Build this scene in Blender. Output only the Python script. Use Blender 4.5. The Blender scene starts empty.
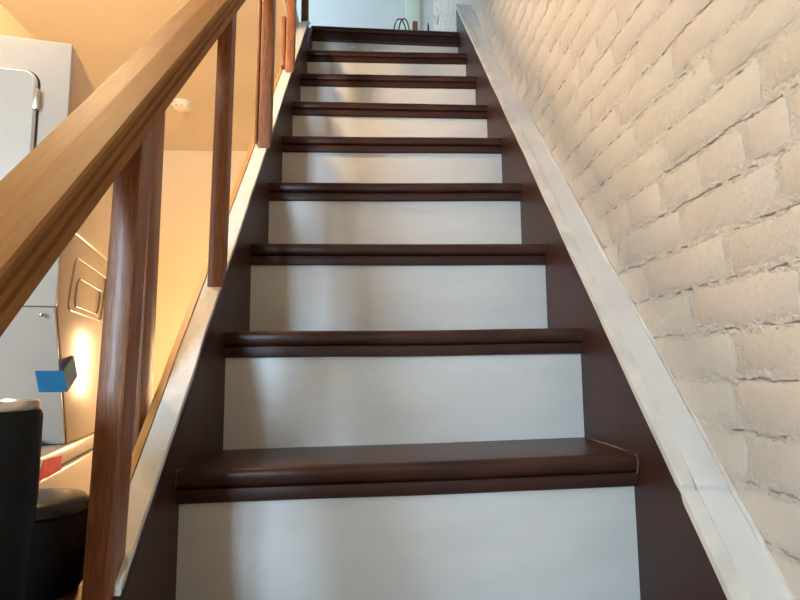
import bpy, bmesh, math, random
from mathutils import Vector, Matrix, noise

scn = bpy.context.scene
COL = scn.collection
random.seed(7)

# ------------------------------------------------------------------ camera
F_PX = 581.24
PITCH, YAW, ROLL = 0.11967, 0.04525, -0.00880
FLOOR_TO_T1 = 0.88                      # height of the lowest tread in view
CAM = Vector((-0.0620, -0.9198, 0.1425 + FLOOR_TO_T1))
fwd = Vector((math.sin(YAW) * math.cos(PITCH), math.cos(YAW) * math.cos(PITCH), math.sin(PITCH)))
rt = Vector((math.cos(YAW), -math.sin(YAW), 0))
up = rt.cross(fwd)
c_, s_ = math.cos(ROLL), math.sin(ROLL)
rt2, up2 = c_ * rt + s_ * up, -s_ * rt + c_ * up
cd = bpy.data.cameras.new('camera')
cd.sensor_fit = 'HORIZONTAL'; cd.sensor_width = 36; cd.lens = F_PX / 800 * 36
cd.clip_start = 0.02
cam = bpy.data.objects.new('camera', cd); COL.objects.link(cam)
cam.matrix_world = Matrix(((rt2.x, up2.x, -fwd.x, CAM.x), (rt2.y, up2.y, -fwd.y, CAM.y), (rt2.z, up2.z, -fwd.z, CAM.z), (0, 0, 0, 1)))
scn.camera = cam

def ray(u, v):
    return rt2 * ((u - 400) / F_PX) - up2 * ((v - 300) / F_PX) + fwd
def hit(u, v, p, n):
    d = ray(u, v); p = Vector(p); n = Vector(n)
    return CAM + d * ((p - CAM).dot(n) / d.dot(n))

# ------------------------------------------------------------------ light
w = bpy.data.worlds.new('world'); scn.world = w; w.use_nodes = True
w.node_tree.nodes['Background'].inputs[0].default_value = (0.62, 0.78, 1.0, 1)
w.node_tree.nodes['Background'].inputs[1].default_value = 0.6

def area(name, loc, target, sx, sy, power, col):
    l = bpy.data.lights.new(name, 'AREA'); l.shape = 'RECTANGLE'; l.size = sx; l.size_y = sy
    l.energy = power; l.color = col
    o = bpy.data.objects.new(name, l); COL.objects.link(o); o.location = loc
    o.rotation_euler = (Vector(target) - Vector(loc)).to_track_quat('-Z', 'Y').to_euler()
    return o
# daylight outside the window behind the viewer and outside the upstairs window
area('daylight_lower_window', (-1.27, -2.58, 1.50), (-0.35, 0, 1.25), 0.52, 1.3, 102, (0.55, 0.78, 1.0))
area('daylight_upper_window', (-1.75, 2.65, 3.95), (0, 2.65, 3.95), 1.0, 1.3, 75, (0.66, 0.84, 1.0))
BULB_POS = (-1.00, 0.43, 2.395)
BULB_STRENGTH = 285
SHADE_STRENGTH = 76

vs = scn.view_settings
vs.view_transform = 'Standard'; vs.look = 'None'; vs.gamma = 1; vs.use_curve_mapping = False
vs.exposure = 0.0

# ------------------------------------------------------------------ materials
def mat(name, col, rough=0.5, spec=0.5, var=0.0, var_scale=6.0, stretch=(1, 1, 1), bump=0.0, bump_scale=60.0,
        metallic=0.0, coat=0.0, col2=None, emit=None, bump_stretch=None, detail=4.0):
    m = bpy.data.materials.new(name); m.use_nodes = True
    nt = m.node_tree; b = nt.nodes['Principled BSDF']
    b.inputs['Base Color'].default_value = (*col, 1); b.inputs['Roughness'].default_value = rough
    b.inputs['Metallic'].default_value = metallic; b.inputs['Specular IOR Level'].default_value = spec
    b.inputs['Coat Weight'].default_value = coat; b.inputs['Coat Roughness'].default_value = 0.15
    tc = nt.nodes.new('ShaderNodeTexCoord')
    def nz(scale, st, det):
        mp = nt.nodes.new('ShaderNodeMapping'); mp.inputs['Scale'].default_value = st
        nt.links.new(tc.outputs['Object'], mp.inputs[0])
        n = nt.nodes.new('ShaderNodeTexNoise'); n.inputs['Scale'].default_value = scale; n.inputs['Detail'].default_value = det
        nt.links.new(mp.outputs[0], n.inputs['Vector']); return n
    if var > 0 or col2:
        n = nz(var_scale, stretch, detail)
        cr = nt.nodes.new('ShaderNodeValToRGB')
        cr.color_ramp.elements[0].position = 0.32; cr.color_ramp.elements[1].position = 0.68
        c2 = col2 or tuple(min(1, x * (1 + var)) for x in col)
        c1 = col if col2 else tuple(x * (1 - var) for x in col)
        cr.color_ramp.elements[0].color = (*c1, 1); cr.color_ramp.elements[1].color = (*c2, 1)
        nt.links.new(n.outputs[0], cr.inputs[0]); nt.links.new(cr.outputs[0], b.inputs['Base Color'])
    if bump > 0:
        n = nz(bump_scale, bump_stretch or stretch, 5.0)
        bp = nt.nodes.new('ShaderNodeBump'); bp.inputs['Strength'].default_value = bump; bp.inputs['Distance'].default_value = 0.004
        nt.links.new(n.outputs[0], bp.inputs['Height']); nt.links.new(bp.outputs[0], b.inputs['Normal'])
    if emit:
        b.inputs['Emission Color'].default_value = (*emit[0], 1); b.inputs['Emission Strength'].default_value = emit[1]
    return m

M = {}
M['brown'] = mat('brown_gloss_paint', (0.042, 0.0130, 0.0085), 0.45, 0.35, 0.18, 14, bump=0.10, bump_scale=26)
M['tread'] = mat('brown_tread_paint', (0.030, 0.0090, 0.0060), 0.36, 0.4, 0, 9, stretch=(1, 2.2, 2), col2=(0.062, 0.022, 0.014), bump=0.25, bump_scale=34, bump_stretch=(0.5, 2, 2), detail=7.0)
M['wear'] = mat('worn_pale_paint', (0.34, 0.24, 0.19), 0.7, 0.2, 0.5, 60)
M['riser'] = mat('white_riser_paint', (0.74, 0.725, 0.70), 0.42, 0.45, 0.035, 7, stretch=(1, 1, 3), bump=0.10, bump_scale=14, bump_stretch=(1, 1, 6))
M['capwhite'] = mat('white_trim_paint', (0.76, 0.74, 0.72), 0.4, 0.45, 0.06, 10, bump=0.12, bump_scale=40)
M['capold'] = mat('old_white_trim_paint', (0.74, 0.715, 0.67), 0.5, 0.4, 0.10, 18, bump=0.5, bump_scale=45)
M['brick'] = mat('cream_painted_brick', (0.66, 0.60, 0.52), 0.6, 0.35, 0.04, 9, bump=0.6, bump_scale=110)
M['mortar'] = mat('cream_painted_mortar', (0.67, 0.61, 0.535), 0.65, 0.3, 0.06, 40, bump=1.0, bump_scale=230)
M['railwood'] = mat('varnished_honey_wood', (0.235, 0.092, 0.024), 0.6, 0.15, 0, 14, stretch=(9, 1.0, 1.0), col2=(0.295, 0.125, 0.034), bump=0.05, bump_scale=60)
M['balwood'] = mat('varnished_red_wood', (0.17, 0.058, 0.022), 0.42, 0.4, 0, 60, stretch=(6, 6, 0.45), col2=(0.30, 0.115, 0.048), bump=0.22, bump_scale=70, bump_stretch=(3, 3, 0.5), coat=0.15)
M['trimwood'] = mat('varnished_orange_trim', (0.48, 0.22, 0.055), 0.3, 0.5, 0, 20, stretch=(6, 1, 1), col2=(0.6, 0.3, 0.09), coat=0.3)
M['plaster'] = mat('cream_plaster', (0.80, 0.69, 0.50), 0.55, 0.3, 0.03, 2.5, bump=0.04, bump_scale=30)
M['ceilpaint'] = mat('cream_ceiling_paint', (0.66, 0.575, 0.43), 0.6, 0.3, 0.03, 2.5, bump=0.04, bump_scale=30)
M['upwall'] = mat('pale_upstairs_paint', (0.72, 0.76, 0.76), 0.6, 0.3, 0.02, 2.0)
M['upgreen'] = mat('pale_green_trim_paint', (0.72, 0.78, 0.66), 0.5, 0.3, 0.02, 3.0)
M['floorwood'] = mat('brown_floor_boards', (0.16, 0.075, 0.035), 0.4, 0.4, 0, 12, stretch=(1, 8, 1), col2=(0.25, 0.12, 0.06))
M['appl'] = mat('white_enamel', (0.62, 0.565, 0.49), 0.27, 0.5, 0.01, 2)
M['seam'] = mat('dark_seam', (0.05, 0.045, 0.04), 0.7)
M['steel'] = mat('brushed_steel', (0.62, 0.55, 0.46), 0.28, 0.5, metallic=1.0)
M['black'] = mat('black_matt_coating', (0.005, 0.0045, 0.0045), 0.55, 0.2, 0.1, 30, bump=0.05, bump_scale=200)
M['blackgloss'] = mat('black_gloss_plastic', (0.008, 0.0075, 0.007), 0.32, 0.32)
M['table'] = mat('reddish_table_wood', (0.13, 0.035, 0.015), 0.3, 0.5, 0, 14, stretch=(1, 8, 1), col2=(0.21, 0.065, 0.028), coat=0.3)
M['bluetape'] = mat('blue_tape', (0.010, 0.125, 0.29), 0.8, 0.15, 0.08, 40, bump=0.15, bump_scale=120)
M['redtape'] = mat('red_tape', (0.85, 0.010, 0.020), 0.6, 0.2, 0.2, 30, bump=0.4, bump_scale=60)
M['plastic'] = mat('white_plastic', (0.80, 0.75, 0.66), 0.4, 0.4)
M['ventgrey'] = mat('grey_vent', (0.5, 0.45, 0.38), 0.6)
M['cable'] = mat('black_cable_rubber', (0.008, 0.008, 0.009), 0.5, 0.4)
M['blockwood'] = mat('pale_brown_wood', (0.36, 0.17, 0.09), 0.5, 0.4, 0.15, 20)
M['shadeglow'] = mat('glowing_lamp_shade', (0.9, 0.75, 0.5), 0.7, emit=((1.0, 0.66, 0.36), SHADE_STRENGTH))
M['glow'] = mat('lamp_bulb_glass', (1, 0.9, 0.75), 0.4, emit=((1.0, 0.70, 0.40), BULB_STRENGTH))
M['frame'] = mat('white_window_paint', (0.75, 0.75, 0.74), 0.5)

# ------------------------------------------------------------------ mesh helpers
def link(name, bm, material, parent=None, smooth=False, keep_normals=False):
    if not keep_normals:
        bmesh.ops.recalc_face_normals(bm, faces=bm.faces)
    me = bpy.data.meshes.new(name); bm.to_mesh(me); bm.free()
    if smooth:
        me.shade_smooth()
        me.set_sharp_from_angle(angle=math.radians(38))
    for mm in (material if isinstance(material, (list, tuple)) else [material]):
        me.materials.append(mm)
    o = bpy.data.objects.new(name, me); COL.objects.link(o)
    if parent is not None:
        o.parent = parent
        if parent.get('_world'):                        # children given in world coordinates
            o.matrix_parent_inverse = Matrix.Translation(-parent.location)
    return o
def tag(o, label=None, cat=None, group=None, kind=None):
    if label: o['label'] = label
    if cat: o['category'] = cat
    if group: o['group'] = group
    if kind: o['kind'] = kind
    return o
def empty(name, loc, label, cat, rz=0, world=True):
    o = bpy.data.objects.new(name, None); COL.objects.link(o); o.location = loc
    o.rotation_euler = (0, 0, rz); o.empty_display_size = 0.05
    if world: o['_world'] = True
    return tag(o, label, cat)
def box(bm, x0, x1, y0, y1, z0, z1):
    v = [bm.verts.new((x, y, z)) for x in (x0, x1) for y in (y0, y1) for z in (z0, z1)]
    for f in ((0, 1, 3, 2), (4, 6, 7, 5), (0, 4, 5, 1), (2, 3, 7, 6), (0, 2, 6, 4), (1, 5, 7, 3)):
        bm.faces.new([v[i] for i in f])
    return v
def bevel(bm, r, seg=2, edges=None):
    bmesh.ops.bevel(bm, geom=edges or bm.edges[:], offset=r, segments=seg, profile=0.5, affect='EDGES', clamp_overlap=True)
def boxo(name, dims, material, parent=None, r=0.0, seg=2, smooth=True):
    bm = bmesh.new(); box(bm, *dims)
    if r: bevel(bm, r, seg)
    return link(name, bm, material, parent, smooth=smooth and r > 0)
def sweep(bm, sections):
    """closed sections (lists of points) joined one after the other and capped"""
    rings = [[bm.verts.new(p) for p in s] for s in sections]
    n = len(rings[0])
    for a, b in zip(rings, rings[1:]):
        for i in range(n):
            bm.faces.new((a[i], a[(i + 1) % n], b[(i + 1) % n], b[i]))
    bm.faces.new(rings[0][::-1]); bm.faces.new(rings[-1])
def lathe(bm, prof, cx, cy, seg=40):
    rings = []
    for r, z in prof:
        if r < 1e-6: rings.append([bm.verts.new((cx, cy, z))])
        else: rings.append([bm.verts.new((cx + r * math.cos(2 * math.pi * k / seg), cy + r * math.sin(2 * math.pi * k / seg), z)) for k in range(seg)])
    for a, b in zip(rings, rings[1:]):
        for k in range(seg):
            k2 = (k + 1) % seg
            if len(a) == 1 and len(b) == 1: continue
            if len(a) == 1: bm.faces.new((a[0], b[k2], b[k]))
            elif len(b) == 1: bm.faces.new((a[k], a[k2], b[0]))
            else: bm.faces.new((a[k], a[k2], b[k2], b[k]))
def tube(bm, pts, r, seg=8, closed=False):
    n = len(pts); rings = []
    pts = [Vector(p) for p in pts]
    for i, p in enumerate(pts):
        a = pts[(i - 1) % n] if closed or i > 0 else p
        b = pts[(i + 1) % n] if closed or i < n - 1 else p
        t = (b - a).normalized()
        ref = Vector((0, 0, 1)) if abs(t.z) < 0.9 else Vector((1, 0, 0))
        u = t.cross(ref).normalized(); v = t.cross(u)
        rings.append([bm.verts.new(p + r * (math.cos(2 * math.pi * k / seg) * u + math.sin(2 * math.pi * k / seg) * v)) for k in range(seg)])
    m = n if closed else n - 1
    for i in range(m):
        a, b = rings[i], rings[(i + 1) % n]
        off = 0
        if closed and i == n - 1:
            off = min(range(seg), key=lambda q: (a[0].co - b[q].co).length)
        for k in range(seg):
            bm.faces.new((a[k], a[(k + 1) % seg], b[(k + 1 + off) % seg], b[(k + off) % seg]))
    if not closed:
        bm.faces.new(rings[0][::-1]); bm.faces.new(rings[-1])

# ------------------------------------------------------------------ stair geometry
G, RISE = 0.21288, 0.22039
HW = 0.35                                    # half the tread length
XW = 0.418                                   # face of the brick wall
SL = Vector((0, G, RISE)).normalized()       # up along the flight
NO = Vector((0, -RISE, G)).normalized()      # square off the flight
T1 = FLOOR_TO_T1
def sp(x, s, h):
    """point at x, s metres up the flight from the lowest visible nosing, h metres off the nosing line"""
    p = SL * s + NO * h
    return Vector((x, p.y, p.z + T1))
def s_at_y(y, h):
    return (y - NO.y * h) / SL.y

XL_ROOM, Y_FRONT, Y_BACK, Y_UPBACK = -1.54, -2.4, 2.85, 3.5
Z_CEIL, Z_LAND, Z_TOP = T1 + 1.60, T1 + 8 * RISE + 0.004, T1 + 4.1
X_OPEN = -0.418                              # edge of the ceiling over the laundry side

# ------------------------------------------------------------------ room shell
def st(o): return tag(o, kind='structure')
st(boxo('floor', (XL_ROOM - .1, XW + .1, Y_FRONT - .1, Y_BACK + .1, -0.12, 0.0), M['floorwood']))
st(boxo('wall_left', (XL_ROOM - 0.12, XL_ROOM, Y_FRONT, Y_BACK, 0, Z_CEIL), M['plaster']))
st(boxo('wall_back', (XL_ROOM - 0.12, XW, Y_BACK, Y_BACK + .1, 0, Z_CEIL), M['plaster']))
st(boxo('ceiling', (XL_ROOM - .12, X_OPEN, Y_FRONT, Y_BACK + .1, Z_CEIL, Z_LAND - 0.035), M['ceilpaint']))
st(boxo('trim_1', (X_OPEN, X_OPEN + 0.012, Y_FRONT, 1.70, Z_CEIL - 0.005, Z_LAND), M['capwhite'], r=0.003))
# upstairs floor: the landing behind the top nosing
st(boxo('floor_upper', (XL_ROOM - .12, X_OPEN - 0.001, Y_FRONT, Y_UPBACK, Z_LAND - 0.034, Z_LAND), M['floorwood']))
st(boxo('floor_landing', (X_OPEN, XW, 8 * G + 0.06, Y_UPBACK, Z_LAND - 0.12, Z_LAND), M['floorwood']))
st(boxo('wall_back_upper', (XL_ROOM - .12, XW + .1, Y_UPBACK, Y_UPBACK + .1, Z_LAND, Z_TOP), M['upwall']))
st(boxo('ceiling_upper', (XL_ROOM - .12, XW + .1, Y_FRONT - .1, Y_UPBACK + .1, Z_TOP, Z_TOP + .1), M['upwall']))
st(boxo('trim_2', (0.205, 0.318, Y_UPBACK - 0.02, Y_UPBACK - 0.0005, Z_LAND, Z_LAND + 2.05), M['upgreen'], r=0.004))
def wall_with_hole(name, axis, a0, a1, z0, z1, b0, b1, hole, material):
    bm = bmesh.new(); h0, h1, k0, k1 = hole
    for (p, q, r, s) in ((a0, h0, z0, z1), (h1, a1, z0, z1), (h0, h1, z0, k0), (h0, h1, k1, z1)):
        if axis == 'x': box(bm, p, q, b0, b1, r, s)
        else: box(bm, b0, b1, p, q, r, s)
    return st(link(name, bm, material))
W1 = (-1.52, -0.98, 0.85, 2.15)
wall_with_hole('wall_front', 'x', XL_ROOM - .12, XW + .1, 0, Z_TOP, Y_FRONT - .1, Y_FRONT, W1, M['plaster'])
W2 = (2.25, 3.05, T1 + 2.5, T1 + 3.65)
wall_with_hole('wall_left_upper', 'y', Y_FRONT, Y_UPBACK, Z_LAND, Z_TOP, XL_ROOM - .12, XL_ROOM, W2, M['upwall'])
def window(name, axis, hole, b):
    h0, h1, k0, k1 = hole; t = 0.045; bm = bmesh.new(); mid = (h0 + h1) / 2; zm = (k0 + k1) / 2
    for (p, q, r, s) in ((h0, h0 + t, k0, k1), (h1 - t, h1, k0, k1), (h0 + t, h1 - t, k0, k0 + t), (h0 + t, h1 - t, k1 - t, k1),
                         (mid - .02, mid + .02, k0 + t, k1 - t), (h0 + t, mid - .02, zm - .02, zm + .02), (mid + .02, h1 - t, zm - .02, zm + .02)):
        if axis == 'x': box(bm, p, q, b, b + .05, r, s)
        else: box(bm, b, b + .05, p, q, r, s)
    return st(link(name, bm, M['frame']))
window('window_1', 'x', W1, Y_FRONT - 0.075)
window('window_2', 'y', W2, XL_ROOM - 0.085)

# ------------------------------------------------------------------ brick wall on the right
COURSE, JOINT = 0.0670, 0.0155
Z_BED0 = T1 + 0.3965                          # centre of one bed joint; courses count up from it
def fbm(p, o=3):
    return noise.fractal(p, 0.9, 2.0, o, noise_basis='PERLIN_ORIGINAL')
def y_px(u, z):                               # joint seen at pixel column u on a course at height z
    best = None
    for v in range(-60, 660, 2):
        p = hit(u, v, (XW, 0, 0), (1, 0, 0))
        if best is None or abs(p.z - z) < best[0]: best = (abs(p.z - z), p.y)
    return best[1]
def course_joints(k):
    """centres of the upright joints along course k (course k lies above bed joint k)"""
    zc = Z_BED0 + (k + 0.5) * COURSE
    known = {-5: [735], -4: [735], -3: [690, 800], -2: [645, 725], -1: [617, 680, 778], 0: [628, 660, 697, 744, 791], 1: [665, 762], 2: [635, 710], 3: [673], 4: [635]}
    header = (k % 6 == 0)
    ln = 0.108 if header else 0.214
    ys = sorted(y_px(u, zc) for u in known.get(k, []))
    rr = random.Random(1000 + k)
    if not ys: ys = [((k % 2) * 0.5 + 0.25) * ln + 0.02 * rr.uniform(-1, 1)]
    out = list(ys)
    while out[0] > -2.6: out.insert(0, out[0] - ln * rr.uniform(0.94, 1.05))
    while out[-1] < 3.7: out.append(out[-1] + ln * rr.uniform(0.94, 1.05))
    return out

wall_r = boxo('wall_right', (XW + 0.012, XW + 0.14, Y_FRONT - .1, Y_UPBACK + .1, 0, Z_TOP), M['mortar'])
st(wall_r)
def brick_bm(ln, seed, bm=None, at=None, nx=6, nz=3):
    """rounded, uneven brick; front looks along -x; centred on its front face"""
    own = bm is None
    if own: bm = bmesh.new()
    rr = random.Random(seed); h = COURSE - JOINT + 0.002
    o = Vector(at) if at else Vector((0, 0, 0))
    g = []
    for j in range(nz + 1):
        row = []
        for i in range(nx + 1):
            ey, ez = i in (0, nx), j in (0, nz)
            ty = (i / nx - 0.5); tz = (j / nz - 0.5)
            if i == 1: ty = -0.5 + 0.008 / ln
            if i == nx - 1: ty = 0.5 - 0.008 / ln
            if j == 1: tz = -0.5 + 0.12
            if j == nz - 1: tz = 0.5 - 0.12
            x = rr.uniform(-0.0009, 0.0009) + (0.0026 if (ey or ez) else 0) + (0.001 if (ey and ez) else 0)
            y = ty * ln + (rr.uniform(-0.0028, 0.0028) if ey else rr.uniform(-.004, .004))
            z = tz * h + (rr.uniform(-0.0032, 0.0032) if ez else 0)
            row.append(bm.verts.new(o + Vector((x, y, z))))
        g.append(row)
    for j in range(nz):
        for i in range(nx):
            bm.faces.new((g[j][i], g[j + 1][i], g[j + 1][i + 1], g[j][i + 1]))
    rim = [g[0][i] for i in range(nx)] + [g[j][nx] for j in range(nz)] + [g[nz][i] for i in range(nx, 0, -1)] + [g[j][0] for j in range(nz, 0, -1)]
    bk = [bm.verts.new((o.x + 0.016, v.co.y, v.co.z)) for v in rim]
    for a in range(len(rim)):
        b = (a + 1) % len(rim)
        bm.faces.new((rim[a], rim[b], bk[b], bk[a]))
    return bm
# every joint line once; shared meshes for the bricks near the flight
variants = {}
singles = []; rest = bmesh.new()
K0, K1 = int((0.0 - Z_BED0) / COURSE), int((Z_TOP - Z_BED0) / COURSE)
JO = {k: course_joints(k) for k in range(K0 - 1, K1 + 1)}
for k in range(K0, K1):
    zc = Z_BED0 + (k + 0.5) * COURSE
    ys = JO[k]
    for n_, (a, b) in enumerate(zip(ys, ys[1:])):
        yc, ln = (a + b) / 2, (b - a) - JOINT + 0.002
        if ln < 0.03 or yc < Y_FRONT or yc > Y_UPBACK: continue
        line = T1 + yc * RISE / G + 0.09
        near = -0.62 < yc < 2.25 and line - 0.07 < zc < line + (0.80 if yc < 0.6 else 0.62)
        if near and len(singles) < 296: singles.append((k, yc, zc, ln))
        elif zc > line - 0.6: brick_bm(ln, k * 977 + n_, rest, (XW + 0.0015, yc, zc), 3, 3)
for i, (k, yc, zc, ln) in enumerate(singles):
    q = round(ln / 0.012); key = (q, i % 3)
    if key not in variants:
        bm = brick_bm(q * 0.012, 31 * q + i)
        o = link('brick', bm, M['brick'], wall_r, smooth=True); variants[key] = o.data
    else:
        o = bpy.data.objects.new('brick', variants[key]); COL.objects.link(o); o.parent = wall_r
    o.location = (XW + random.uniform(-0.0008, 0.0016), yc, zc)
    o.rotation_euler = (random.uniform(-.006, .006), random.uniform(-.006, .006), random.uniform(-.006, .006))
    o.scale = (1, ln / (q * 0.012), 1)
r_ = link('brick_field', rest, M['brick'], wall_r, smooth=True); tag(r_, kind='stuff')

# lumpy painted mortar between the bricks: one skin, standing back from the brick faces, with open cracks
def mortar_skin():
    bm = bmesh.new()
    dy = 0.0045
    y0, y1 = -0.75, 2.35
    ny = int((y1 - y0) / dy)
    zl = []                                    # heights of grid rows
    for k in range(K0, K1):
        zb = Z_BED0 + k * COURSE
        for dz in (-0.0085, -0.0060, -0.0042, -0.0030, -0.0018, -0.0006, 0.001, 0.003, 0.0055, 0.0085, 0.022, 0.036, 0.048):
            zl.append((zb + dz, k, dz))
    prev = None
    for (z, k, dz) in zl:
        row = {}
        for i in range(ny + 1):
            y = y0 + i * dy
            line = T1 + y * RISE / G + 0.09
            if z < line - 0.09 or z > line + 0.88: continue
            p = Vector((0, y, z))
            lump = fbm(p * 120, 3) * 0.0024 + fbm(p * 38 + Vector((7, 0, 0)), 2) * 0.0016
            x = XW + 0.0023 - lump
            wob = fbm(Vector((3, y * 22, k * 5.3)), 3)
            crack_on = 0.8 * fbm(Vector((9, y * 4.0, k * 3.7)), 2) + 1.1 * fbm(Vector((5, y * 45, k * 2.1)), 3) + 0.02
            if abs(dz + 0.0020 + wob * 0.006) < 0.0009 and crack_on > 0: x += 0.0052 * min(1, crack_on * 3)
            if abs(dz) > 0.01: x += 0.001
            row[i] = bm.verts.new((x, y, z + wob * 0.0015))
        if prev:
            for i in row:
                if i + 1 in row and i in prev and i + 1 in prev:
                    bm.faces.new((prev[i], row[i], row[i + 1], prev[i + 1]))
        prev = row
    o = link('mortar', bm, M['mortar'], wall_r, smooth=True, keep_normals=True)
    tag(o, kind='stuff')
mortar_skin()

# ------------------------------------------------------------------ staircase
stair = empty('staircase', (0, -3 * G, 0), 'steep staircase with dark brown treads and white risers between two stringers', 'staircase')
NOSE_L = [(176, 471), (224, 331), (251, 243), (270, 181.5), (283, 135), (293.5, 100), (301, 72), (307, 49), (311, 24.5)]
NOSE_R = [(637, 454), (584, 327.5), (545, 242.5), (520, 182), (502, 137), (487, 104), (475.5, 75.5), (467, 52), (457.5, 31)]
OVER = 0.015                                  # how far the nosing stands out from its riser
def nose_z(i):
    if i < 0: return T1 + i * RISE, T1 + i * RISE
    return (hit(*NOSE_L[i], (0, i * G, 0), (0, 1, 0)).z, hit(*NOSE_R[i], (0, i * G, 0), (0, 1, 0)).z)
def lerp(a, b, t): return a + (b - a) * t
NX = 28
def bow(y):                                    # the left stringer spreads a little towards the foot
    return -0.012 * min(1.0, max(0.0, (0.20 - y) / 0.20))
def worn(i, x):                               # slight wear and unevenness along an old nosing
    return 0.0013 * fbm(Vector((x * 2.2, i * 4.7, 1.3)), 2) - 0.0008 * math.exp(-(x / 0.2) ** 2)
for i in range(-3, 9):
    zl_, zr_ = nose_z(i)
    y = i * G
    depth = G + OVER + 0.012 if i < 8 else 0.075
    th = 0.029
    # tread with a bullnose
    prof = []
    for a in range(0, 9):
        t = math.pi / 2 - math.pi * a / 8
        prof.append((y + 0.0115 - 0.0115 * max(0, math.cos(t)) ** 0.8, -0.0115 + 0.0115 * math.sin(t) if a <= 4 else -(th - 0.0115) + 0.0115 * math.sin(t)))
    prof += [(y + depth, -th), (y + depth, 0.0)]
    bm = bmesh.new()
    secs = []
    for k in range(NX + 1):
        x = lerp(-HW - 0.008 + bow(y), HW + 0.008, k / NX); z = lerp(zl_, zr_, k / NX) + worn(i, x)
        secs.append([(x, py + 0.0012 * fbm(Vector((x * 5, i, 7)), 2), z + pz) for py, pz in prof])
    sweep(bm, secs)
    tr = link('tread', bm, M['tread'], stair, smooth=True)
    # scotia strip under the nosing
    mh = 0.0215 if i < 8 else 0.046
    prof = []
    for a in range(0, 7):
        t = math.pi / 2 - math.pi * a / 6
        prof.append((y + 0.0075 - 0.0030 * max(0, math.cos(t)) ** 0.5, -th - mh / 2 + mh / 2 * math.sin(t)))
    prof += [(y + OVER + 0.004, -th - mh), (y + OVER + 0.004, -th)]
    bm = bmesh.new(); secs = []
    for k in range(NX + 1):
        x = lerp(-HW - 0.004 + bow(y), HW + 0.004, k / NX); z = lerp(zl_, zr_, k / NX) + worn(i, x)
        secs.append([(x, py, z + pz - 0.0004) for py, pz in prof])
    sweep(bm, secs)
    link('nosing_strip', bm, M['brown'], tr, smooth=True).matrix_parent_inverse = Matrix.Translation((0, 0, 0))
    # riser
    bl, br = nose_z(i - 1) if i > -3 else (0.0, 0.0)
    bm = bmesh.new(); secs = []
    for k in range(NX + 1):
        x = lerp(-HW - 0.006 + bow(y), HW + 0.006, k / NX)
        zt = lerp(zl_, zr_, k / NX) - th - mh * 0.6; zb = lerp(bl, br, k / NX) - 0.004 if i > -3 else 0.0
        yy = y + OVER + 0.0009 * fbm(Vector((x * 7, i * 3, 2)), 2)
        secs.append([(x, yy, zb), (x, yy, zt), (x, yy + 0.018, zt), (x, yy + 0.018, zb)])
    sweep(bm, secs)
    link('riser', bm, M['riser'], stair, smooth=True)
# pale worn paint where the lowest visible tread meets the stringers
for pts, x in (((220, 447), (198, 459), (177, 470.5), (175.5, 486)), -HW + bow(0) + 0.0003), (((586, 438), (612, 445.5), (636, 454.5), (638.5, 462), (637, 474)), HW - 0.0003):
    bm = bmesh.new(); tube(bm, [hit(u, v, (x, 0, 0), (1, 0, 0)) for u, v in pts], 0.0007, 6)
    link('worn_edge', bm, M['wear'], stair)
S0, S1 = s_at_y(-0.66, 0), s_at_y(1.735, 0)
def flight_board(name, x0, x1, h0, h1, y0, y1, material, parent, r=0.002, n=40, wave=0.0, spread=False):
    """board running up the flight, its ends cut plumb"""
    bm = bmesh.new(); secs = []
    for k in range(n + 1):
        y = lerp(y0, y1, k / n); c = []
        for (x, h) in ((x0, h0), (x1, h0), (x1, 0.035), (x1, h1), (x0, h1), (x0, 0.035)) if spread else ((x0, h0), (x1, h0), (x1, h1), (x0, h1)):
            z = T1 + y * RISE / G + h / NO.z
            dx = (wave * fbm(Vector((x * 50, y * 9, 3)), 3) if wave else 0) + (bow(y) if spread and h < 0.05 else 0)
            c.append((x + dx, y, max(z, 0.0)))
        secs.append(c)
    sweep(bm, secs)
    if r:
        es = [e for e in bm.edges if abs((e.verts[0].co - e.verts[1].co).normalized().y) > 0.3]
        bevel(bm, r, 2, es)
    return link(name, bm, material, parent, smooth=True)
HR, HL = 0.0800, 0.0815
YTOP = 1.752
flight_board('stringer', HW, 0.395, -0.26, HR - 0.004, -0.80, YTOP, M['brown'], stair)
flight_board('stringer', -0.386, -HW, -0.26, HL - 0.004, -0.80, 1.50, M['brown'], stair, spread=True)
flight_board('stringer', -0.386, -HW, -0.26, 0.008, 1.5005, 1.70, M['brown'], stair)
# right cap: moulded lip and flat board, joined where the photograph shows the butt joint
YJ = -0.133
for (a, b, dh) in ((-0.80, YJ - 0.0010, -0.0025), (YJ + 0.0010, YTOP + 0.012, 0.0)):
    lip = flight_board('cap_lip', HW - 0.002, 0.3695, HR - 0.004 + dh, HR + 0.006 + dh, a, b, M['capold'], stair, r=0.0035, n=160, wave=0.0012)
    flight_board('cap_board', 0.3706, 0.4145, HR - 0.006 + dh, HR + 0.0045 + dh, a, b, M['capwhite'], stair, r=0.0015)
flight_board('wall_caulk', 0.4147, 0.4185, HR - 0.02, HR + 0.0085, -0.80, YTOP, M['capold'], stair, r=0.002, n=160, wave=0.0035)
# left cap and the varnished trim along its outer edge
flight_board('cap_board', -0.3815, -HW + 0.001, HL - 0.004, HL + 0.004, -0.213, 1.50, M['capold'], stair, r=0.0012, n=200, wave=0.0016)
flight_board('edge_trim', -0.393, -0.3822, HL - 0.045, HL + 0.006, -0.185, 1.48, M['trimwood'], stair, r=0.002, n=120, wave=0.0006)

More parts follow.
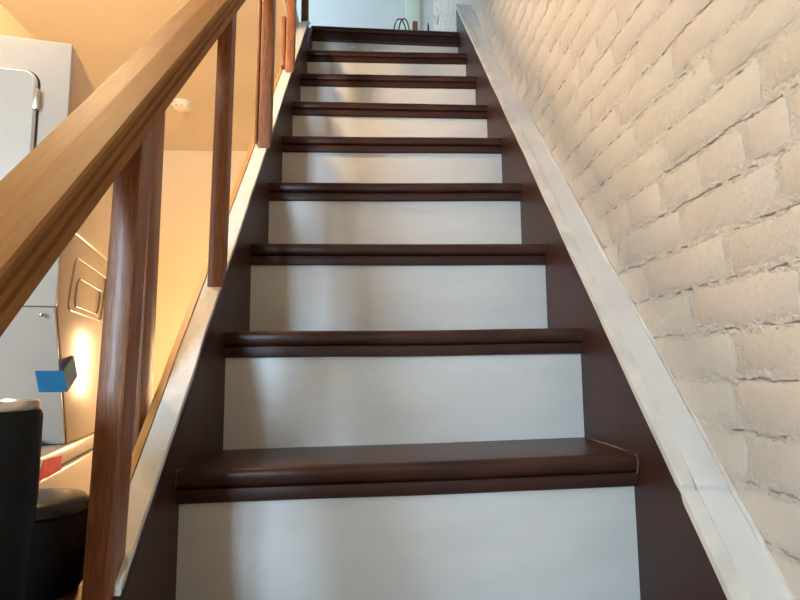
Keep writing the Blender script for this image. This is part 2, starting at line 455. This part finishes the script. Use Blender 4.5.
# ------------------------------------------------------------------ railing
rail = empty('stair_railing', (-0.36, -0.64, 0), 'varnished wooden handrail on square posts along the open side of the stairs', 'railing')
RX0, RX1, RB, RA = -0.405, -0.334, 0.463, 0.500
prof = [(RX0 + .003, RB), (RX1 - .002, RB), (RX1, RB + .002), (RX1, RB + .013), (RX1 - .004, RB + .0145), (RX1 - .004, RB + .0175), (RX1 - .001, RB + .019),
        (RX1 - .001, RB + .024), (RX1 - .0035, RB + .0255), (RX1 - .0035, RB + .0275), (RX1, RB + .030), (RX1, RA - .0015), (RX1 - .0025, RA + .0010), (RX1 - .035, RA + .0030), (RX0 + .0025, RA + .0010), (RX0, RA - .0015), (RX0, RB + .003)]
bm = bmesh.new()
ya, yb = -0.70, 1.735
sweep(bm, [[(x, y, T1 + y * RISE / G + h / NO.z) for x, h in prof] for y in [lerp(ya, yb, k / 30) for k in range(31)]])
link('handrail', bm, M['railwood'], rail, smooth=False)
def post(name, x0, x1, y0, y1, h_bot=None, z_bot=None, z_top=None, r=0.003, tilt=0.0):
    def zt(y): return z_top if z_top is not None else T1 + y * RISE / G + (RB + 0.004) / NO.z
    def zb(y): return z_bot if z_bot is not None else T1 + y * RISE / G + h_bot / NO.z
    bm = bmesh.new()
    secs = []
    for t in (0, 1):
        secs.append([(x + tilt * t, y, lerp(zb(y), zt(y), t)) for x, y in ((x0, y0), (x1, y0), (x1, y1), (x0, y1))])
    sweep(bm, secs)
    es = [e for e in bm.edges if abs((e.verts[0].co - e.verts[1].co).normalized().z) > 0.9]
    bevel(bm, r, 2, es)
    return link(name, bm, M['balwood'], rail, smooth=True)
HB = HL + 0.004
post('baluster', -0.392, -0.3575, -0.655, -0.618, HB)
post('baluster', -0.391, -0.3580, -0.222, -0.184, z_bot=T1 - 0.128, r=0.004, tilt=0.014)
post('baluster', -0.374, -0.3455, 0.170, 0.205, HB, tilt=0.006)
post('baluster', -0.371, -0.3385, 0.590, 0.626, HB, tilt=0.005)
post('baluster', -0.370, -0.3405, 1.020, 1.056, HB, tilt=0.006)
# pieces lapped against the outer side
post('lap_post', -0.440, -0.4015, -0.052, -0.004, z_bot=T1 - 0.34, tilt=0.004)
post('lap_post', -0.383, -0.3745, 0.596, 0.620, HB + 0.006, tilt=0.006)
post('lap_post', -0.3855, -0.3705, 1.021, 1.050, z_bot=T1 + 1.205, z_top=T1 + 1.39)
post('newel_post', -0.411, -0.377, 1.738, 1.772, z_bot=Z_LAND, z_top=Z_LAND + 0.92)

# ------------------------------------------------------------------ laundry centre
RZ = math.radians(13)
c3 = hit(73, 42, (0, 0, T1 + 0.942), (0, 0, 1))
lc = empty('laundry_center', (c3.x, c3.y, 0), 'white stacked washer and dryer standing behind the railing', 'washer dryer', RZ, world=False)
def to_loc(p):
    d = p - Vector((c3.x, c3.y, 0)); c, s = math.cos(-RZ), math.sin(-RZ)
    return Vector((c * d.x - s * d.y, s * d.x + c * d.y, d.z))
fx = Vector((math.cos(RZ), math.sin(RZ), 0)); fy = Vector((-math.sin(RZ), math.cos(RZ), 0))
LW, LD, ZT, ZS, ZF, ZD = 0.60, 0.60, T1 + 0.942, 1.37, 1.172, 0.846
PB = 0.15                                     # how far the sloping panel leans back
boxo('dryer_cabinet', (-LW, 0, 0.012, LD, ZS + 0.002, ZT), M['appl'], lc, r=0.010, seg=3)
boxo('dryer_front', (-LW + 0.002, -0.001, 0.0, 0.0115, ZF + 0.002, ZT - 0.004), M['appl'], lc, r=0.004)
# middle housing behind the sloping panel
bm = bmesh.new()
sweep(bm, [[(x, 0.013, ZF), (x, 0.013, ZS), (x, LD, ZS), (x, LD, ZD + 0.001), (x, PB + 0.012, ZD + 0.001)] for x in (-LW + 0.001, -0.001)])
bevel(bm, 0.003, 2); link('housing', bm, M['appl'], lc, smooth=True)
bm = bmesh.new()
sweep(bm, [[(x, 0.001, ZF), (x, 0.012, ZF), (x, PB + 0.011, ZD + 0.002), (x, PB, ZD + 0.002)] for x in (-LW + 0.004, -0.004)])
bevel(bm, 0.002, 2); panel = link('sloping_panel', bm, M['appl'], lc, smooth=True)
PN = Vector((0, -(ZF - ZD), PB)).normalized()                # panel normal (local), looking at the viewer and down
PNw = fx * PN.x + fy * PN.y + Vector((0, 0, PN.z))
Ppw = Vector((c3.x, c3.y, 0)) + fy * 0.001 + Vector((0, 0, ZF))
sc = to_loc(hit(41, 314.5, Ppw, PNw))
bm = bmesh.new(); bmesh.ops.create_uvsphere(bm, u_segments=14, v_segments=8, radius=0.0055)
for v in bm.verts: v.co = Vector((v.co.x, v.co.y * 0.5, v.co.z)) + sc
link('screw', bm, M['steel'], panel, smooth=True)
# washer: cabinet, deck, lid
WF = -0.15
boxo('washer_cabinet', (-LW, 0, WF, LD, 0.02, ZD - 0.052), M['appl'], lc, r=0.008, seg=3)
boxo('deck_seam', (-LW + 0.006, -0.006, WF + 0.006, LD - 0.006, ZD - 0.053, ZD - 0.0488), M['seam'], lc)
boxo('washer_deck', (-LW, 0, WF - 0.004, LD, ZD - 0.049, ZD), M['appl'], lc, r=0.012, seg=3)
lid = boxo('washer_lid', (-LW + 0.06, -0.05, WF + 0.02, PB - 0.005, ZD + 0.001, ZD + 0.014), M['appl'], lc, r=0.005)
boxo('lid_hinge', (-0.085, -0.06, PB - 0.02, PB - 0.004, ZD + 0.0142, ZD + 0.022), M['seam'], lid, r=0.002)
for x in (-LW + 0.05, -0.05):
    for y in (WF + 0.05, LD - 0.05):
        bm = bmesh.new(); lathe(bm, [(0, 0), (0.018, 0), (0.018, 0.012), (0.012, 0.021), (0, 0.021)], x, y, 14)
        link('foot', bm, M['seam'], lc, smooth=True)
# dryer door: rounded slab with a gap and a hinge
def rrect(x0, x1, z0, z1, r, n=6):
    out = []
    for cx, cz, a0 in ((x1 - r, z1 - r, 0), (x0 + r, z1 - r, 90), (x0 + r, z0 + r, 180), (x1 - r, z0 + r, 270)):
        for k in range(n + 1):
            t = math.radians(a0 + 90 * k / n); out.append((cx + r * math.cos(t), cz + r * math.sin(t)))
    return out
pw = (Vector((c3.x, c3.y, 0)), -fy)
dxr = to_loc(hit(38, 95, *pw)).x; dzt = to_loc(hit(20, 71, *pw)).z
bm = bmesh.new(); sweep(bm, [[(x, y, z) for x, z in rrect(-LW + 0.085, dxr + 0.004, ZF + 0.06, dzt + 0.004, 0.034)] for y in (0.001, -0.0012)])
link('door_gap', bm, M['seam'], lc)
bm = bmesh.new()
R0 = rrect(-LW + 0.089, dxr, ZF + 0.064, dzt, 0.030)
R1 = rrect(-LW + 0.094, dxr - 0.005, ZF + 0.069, dzt - 0.005, 0.026)
sweep(bm, [[(x, 0.0, z) for x, z in R0], [(x, -0.008, z) for x, z in R0], [(x, -0.013, z) for x, z in R1]])
door = link('dryer_door', bm, M['appl'], lc, smooth=True)
hz = to_loc(hit(36, 100, *pw)).z
boxo('hinge', (dxr - 0.006, dxr + 0.007, -0.0165, -0.0015, hz - 0.028, hz + 0.022), M['steel'], door, r=0.002)
# stamped ridges on the side panel
sw = (Vector((c3.x, c3.y, 0)), fx)
def side(u, v): return to_loc(hit(u, v, *sw))
def ridge(pts, r=0.003):
    bm = bmesh.new(); tube(bm, pts, r, 8); return link('stamped_ridge', bm, M['appl'], lc, smooth=True)
a, b = side(83, 68), side(99, 92)
ridge([(0.0, a.y, a.z), (0.0, b.y + 0.35, a.z)], 0.0035)
yy0, yy1 = side(72, 295).y, side(72, 295).y + 0.36
for ins in (0.0, 0.05):
    o_ = rrect(yy0 + ins, yy1 - ins, ZF + 0.005 + ins * .3, ZF + 0.145 - ins, 0.025)
    bm = bmesh.new(); tube(bm, [(0.0, p + (q - ZF - .1) * .35, q) for p, q in o_], 0.003, 8, closed=True); link('stamped_ridge', bm, M['appl'], lc, smooth=True)

# blue tape: one strip folded round the edge of the sloping panel
def strip(bm, pts_n, th=0.0006):
    """pts_n: list of quads' point rows (front skin) with their normals; a thin closed sheet"""
    rows = [[(Vector(p), Vector(n)) for p, n in row] for row in pts_n]
    f = [[bm.verts.new(p + n * th * 1.8) for p, n in r] for r in rows]; k = [[bm.verts.new(p + n * th * 0.6) for p, n in r] for r in rows]
    m, n_ = len(rows), len(rows[0])
    for i in range(m - 1):
        for j in range(n_ - 1):
            bm.faces.new((f[i][j], f[i][j + 1], f[i + 1][j + 1], f[i + 1][j]))
            bm.faces.new((k[i][j], k[i + 1][j], k[i + 1][j + 1], k[i][j + 1]))
    for i in range(m - 1):
        bm.faces.new((f[i][0], f[i + 1][0], k[i + 1][0], k[i][0])); bm.faces.new((f[i][-1], k[i][-1], k[i + 1][-1], f[i + 1][-1]))
    for j in range(n_ - 1):
        bm.faces.new((f[0][j], k[0][j], k[0][j + 1], f[0][j + 1])); bm.faces.new((f[-1][j], f[-1][j + 1], k[-1][j + 1], k[-1][j]))
def front_pt(u, v): return hit(u, v, Ppw, PNw)
def side_pt(u, v): return hit(u, v, *sw)
bm = bmesh.new()
mid = (PNw + fx).normalized()
et, eb = front_pt(62.5, 371), front_pt(67, 392)
st_, sb_ = side_pt(73, 355.5), side_pt(77, 376)
edge_t = et + fx * max(0, -to_loc(et).x); edge_b = eb + fx * max(0, -to_loc(eb).x)
strip(bm, [[(front_pt(35, 371), PNw), (front_pt(39, 392.5), PNw)], [(edge_t, mid * 2), (edge_b, mid * 2)], [(st_ + fx * .0006, fx), (sb_ + fx * .0006, fx)]])
tp = link('tape_strip', bm, M['bluetape']); tag(tp, 'blue masking tape folded round the edge of the washer dryer panel', 'tape')
bm = bmesh.new()
strip(bm, [[(side_pt(44, 460), fx), (side_pt(38, 481), fx)], [(side_pt(52, 457.5), fx), (side_pt(50, 476), fx)], [(side_pt(61.5, 455.5), fx), (side_pt(60.5, 470), fx)]])
tp = link('tape_strip', bm, M['redtape']); tag(tp, 'glossy red tape stuck to the washer side below the lid', 'tape')

# ------------------------------------------------------------------ small table with the two black vessels
ZTAB = T1 - 0.120
tb = empty('side_table', (-0.60, -0.43, 0), 'low reddish wooden table beside the stair railing under the black vessels', 'table')
boxo('tabletop', (-0.80, -0.400, -0.80, -0.085, ZTAB - 0.028, ZTAB), M['table'], tb, r=0.005)
for x in (-0.775, -0.495):
    for y in (-0.775, -0.145):
        boxo('leg', (x, x + 0.035, y, y + 0.035, 0, ZTAB - 0.028), M['table'], tb, r=0.003)
for d in ((-0.739, -0.496, -0.765, -0.750), (-0.739, -0.496, -0.135, -0.120)): boxo('apron', (*d, ZTAB - 0.09, ZTAB - 0.0285), M['table'], tb)
TX, TY, TR = -0.4405, -0.325, 0.0475
zt_ = hit(10, 403, (0, TY - TR, 0), (0, 1, 0)).z; zs_ = hit(10, 413, (0, TY - TR, 0), (0, 1, 0)).z
tum = empty('tumbler', (TX, TY, ZTAB), 'tall black tumbler with a brushed metal rim on the small table', 'tumbler')
bm = bmesh.new()
lathe(bm, [(0, ZTAB), (TR * .80, ZTAB), (TR * .84, ZTAB + .004), (TR, ZTAB + (zs_ - ZTAB) * .62), (TR, zs_ - .006), (TR - .002, zs_ - .001), (TR - .005, zs_), (0, zs_)], TX, TY, 48)
link('body', bm, M['black'], tum, smooth=True)
bm = bmesh.new()
lathe(bm, [(TR - .0045, zs_ - .002), (TR - .0030, zs_ + .001), (TR - .0030, zt_ - .003), (TR - .005, zt_), (TR - .009, zt_), (TR - .010, zt_ - .004), (TR - .010, zs_ - .002)], TX, TY, 48)
link('rim', bm, M['steel'], tum, smooth=True)
bm = bmesh.new(); lathe(bm, [(0, zs_ - .001), (TR - .0103, zs_ - .001), (TR - .0103, zt_ - .004), (0, zt_ - .004)], TX, TY, 48)
link('lid', bm, M['blackgloss'], tum, smooth=True)
KX, KY, KR = -0.484, -0.160, 0.066
kz = hit(62, 501, (0, KY - KR * .5, 0), (0, 1, 0)).z
ca = empty('canister', (KX, KY, ZTAB), 'squat black canister with a rounded glossy top beside the tumbler', 'canister')
bm = bmesh.new()
lathe(bm, [(0, ZTAB), (KR * .86, ZTAB), (KR * .92, ZTAB + .006), (KR, ZTAB + (kz - ZTAB) * .55), (KR, kz - .020), (0, kz - .020)], KX, KY, 48)
link('body', bm, M['black'], ca, smooth=True)
bm = bmesh.new()
lathe(bm, [(KR - .001, kz - .0199), (KR + .001, kz - .016), (KR - .001, kz - .008), (KR - .008, kz - .002), (KR - .022, kz), (0, kz + .001)], KX, KY, 48)
link('lid', bm, M['blackgloss'], ca, smooth=True)

# ------------------------------------------------------------------ smoke alarm on the laundry ceiling
pd = hit(182, 103, (0, 0, Z_CEIL), (0, 0, 1))
sd = empty('smoke_detector', (pd.x, pd.y, Z_CEIL), 'round white smoke alarm on the laundry ceiling', 'smoke detector')
bm = bmesh.new(); lathe(bm, [(0, Z_CEIL), (0.056, Z_CEIL), (0.058, Z_CEIL - .006), (0.058, Z_CEIL - .012), (0, Z_CEIL - .012)], pd.x, pd.y)
link('base', bm, M['plastic'], sd, smooth=True)
bm = bmesh.new(); lathe(bm, [(0.052, Z_CEIL - .0121), (0.053, Z_CEIL - .018), (0.046, Z_CEIL - .032), (0.030, Z_CEIL - .038), (0, Z_CEIL - .039)], pd.x, pd.y)
link('cover', bm, M['plastic'], sd, smooth=True)
for k in range(10):
    t = 2 * math.pi * k / 10; cx, cy = pd.x + 0.047 * math.cos(t), pd.y + 0.047 * math.sin(t)
    boxo('vent', (cx - .005, cx + .005, cy - .005, cy + .005, Z_CEIL - .033, Z_CEIL - .029), M['ventgrey'], sd)

# ------------------------------------------------------------------ laundry ceiling lamp (above the picture)
bx, by, bz = BULB_POS
lm = empty('ceiling_lamp', (bx, by, Z_CEIL), 'warm globe lamp on the ceiling over the washer and dryer', 'lamp')
bm = bmesh.new(); lathe(bm, [(0, Z_CEIL), (0.06, Z_CEIL), (0.06, Z_CEIL - .008), (0.03, bz + 0.063), (0, bz + .063)], bx, by, 28)
link('socket', bm, M['plastic'], lm, smooth=True)
bm = bmesh.new(); bmesh.ops.create_uvsphere(bm, u_segments=20, v_segments=12, radius=0.07)
for v in bm.verts: v.co += Vector(BULB_POS)
link('globe', bm, M['glow'], lm, smooth=True)

# floor lamp standing under the stairs at the back of the laundry
fl = empty('floor_lamp', (-0.62, 2.15, 0), 'floor lamp with a glowing drum shade standing under the stairs', 'lamp')
bm = bmesh.new(); lathe(bm, [(0, 0), (0.11, 0), (0.11, 0.012), (0.03, 0.022), (0, 0.022)], -0.62, 2.15, 28); link('base', bm, M['seam'], fl, smooth=True)
bm = bmesh.new(); lathe(bm, [(0, 0.022), (0.010, 0.022), (0.010, 0.80), (0, 0.80)], -0.62, 2.15, 14); link('pole', bm, M['seam'], fl, smooth=True)
bm = bmesh.new(); lathe(bm, [(0, 0.80), (0.06, 0.80), (0.06, 1.20), (0, 1.20)], -0.62, 2.15, 32); link('lamp_shade', bm, M['shadeglow'], fl, smooth=True)

# ------------------------------------------------------------------ things lying on the landing
ZL_ = nose_z(8)[1] * 0.6 + nose_z(8)[0] * 0.4
yl = 8 * G + 0.125
def land(u, v, y=yl): return hit(u, v, (0, y, 0), (0, 1, 0))
cb = bmesh.new()
for (u0, u1, vt, off) in ((393, 407, 19.2, 0.0), (398, 410.5, 19.0, 0.012)):
    a, b = land(u0, 27, yl + off), land(u1, 27, yl + off); t_ = land(u0, vt, yl + off).z
    pts = []
    for k in range(25):
        t = math.pi * k / 24
        pts.append((lerp(a.x, b.x, 0.5 - 0.5 * math.cos(t)) , yl + off + 0.03 * (k / 24 - .5), Z_LAND + 0.002 + (t_ - Z_LAND) * math.sin(t) ** 0.8))
    tube(cb, pts, 0.0032, 8)
a, b = land(391, 27), land(411, 27)
tube(cb, [(lerp(a.x - .02, b.x + .02, k / 20), yl - 0.02 + 0.015 * math.sin(k * .6), Z_LAND + 0.004 + 0.055 * math.exp(-((k - 11) / 4.5) ** 2)) for k in range(21)], 0.0032, 8)
tag(link('cable', cb, M['cable'], smooth=True), 'looped black cable lying on the landing at the stair top', 'cable')
a, b = land(412.5, 22), land(417.5, 22)
tag(boxo('wood_block', (a.x, b.x, yl - 0.01, yl + 0.02, Z_LAND, a.z), M['blockwood'], r=0.002), 'small brown wooden block on the landing beside the black cable', 'block')
a = land(428.3, 22.5); bm = bmesh.new()
lathe(bm, [(0, Z_LAND), (0.013, Z_LAND), (0.012, Z_LAND + .006), (0.003, a.z), (0, a.z)], a.x, yl + .005, 20)
tag(link('door_stop', bm, M['cable'], smooth=True), 'small black pointed peg on the landing near the brick wall', 'peg')
# pale wire stub at the newel foot
bm = bmesh.new()
p = [land(u, v, 1.69) for u, v in ((296.5, 34), (299, 30), (301, 26.5), (304, 23), (308.5, 21.5), (310, 24))]
tube(bm, p, 0.004, 8)
tag(link('wire', bm, M['capold'], smooth=True), 'short pale wire curling by the post at the stair top', 'wire')

for o in bpy.data.objects:
    if '_world' in o: del o['_world']
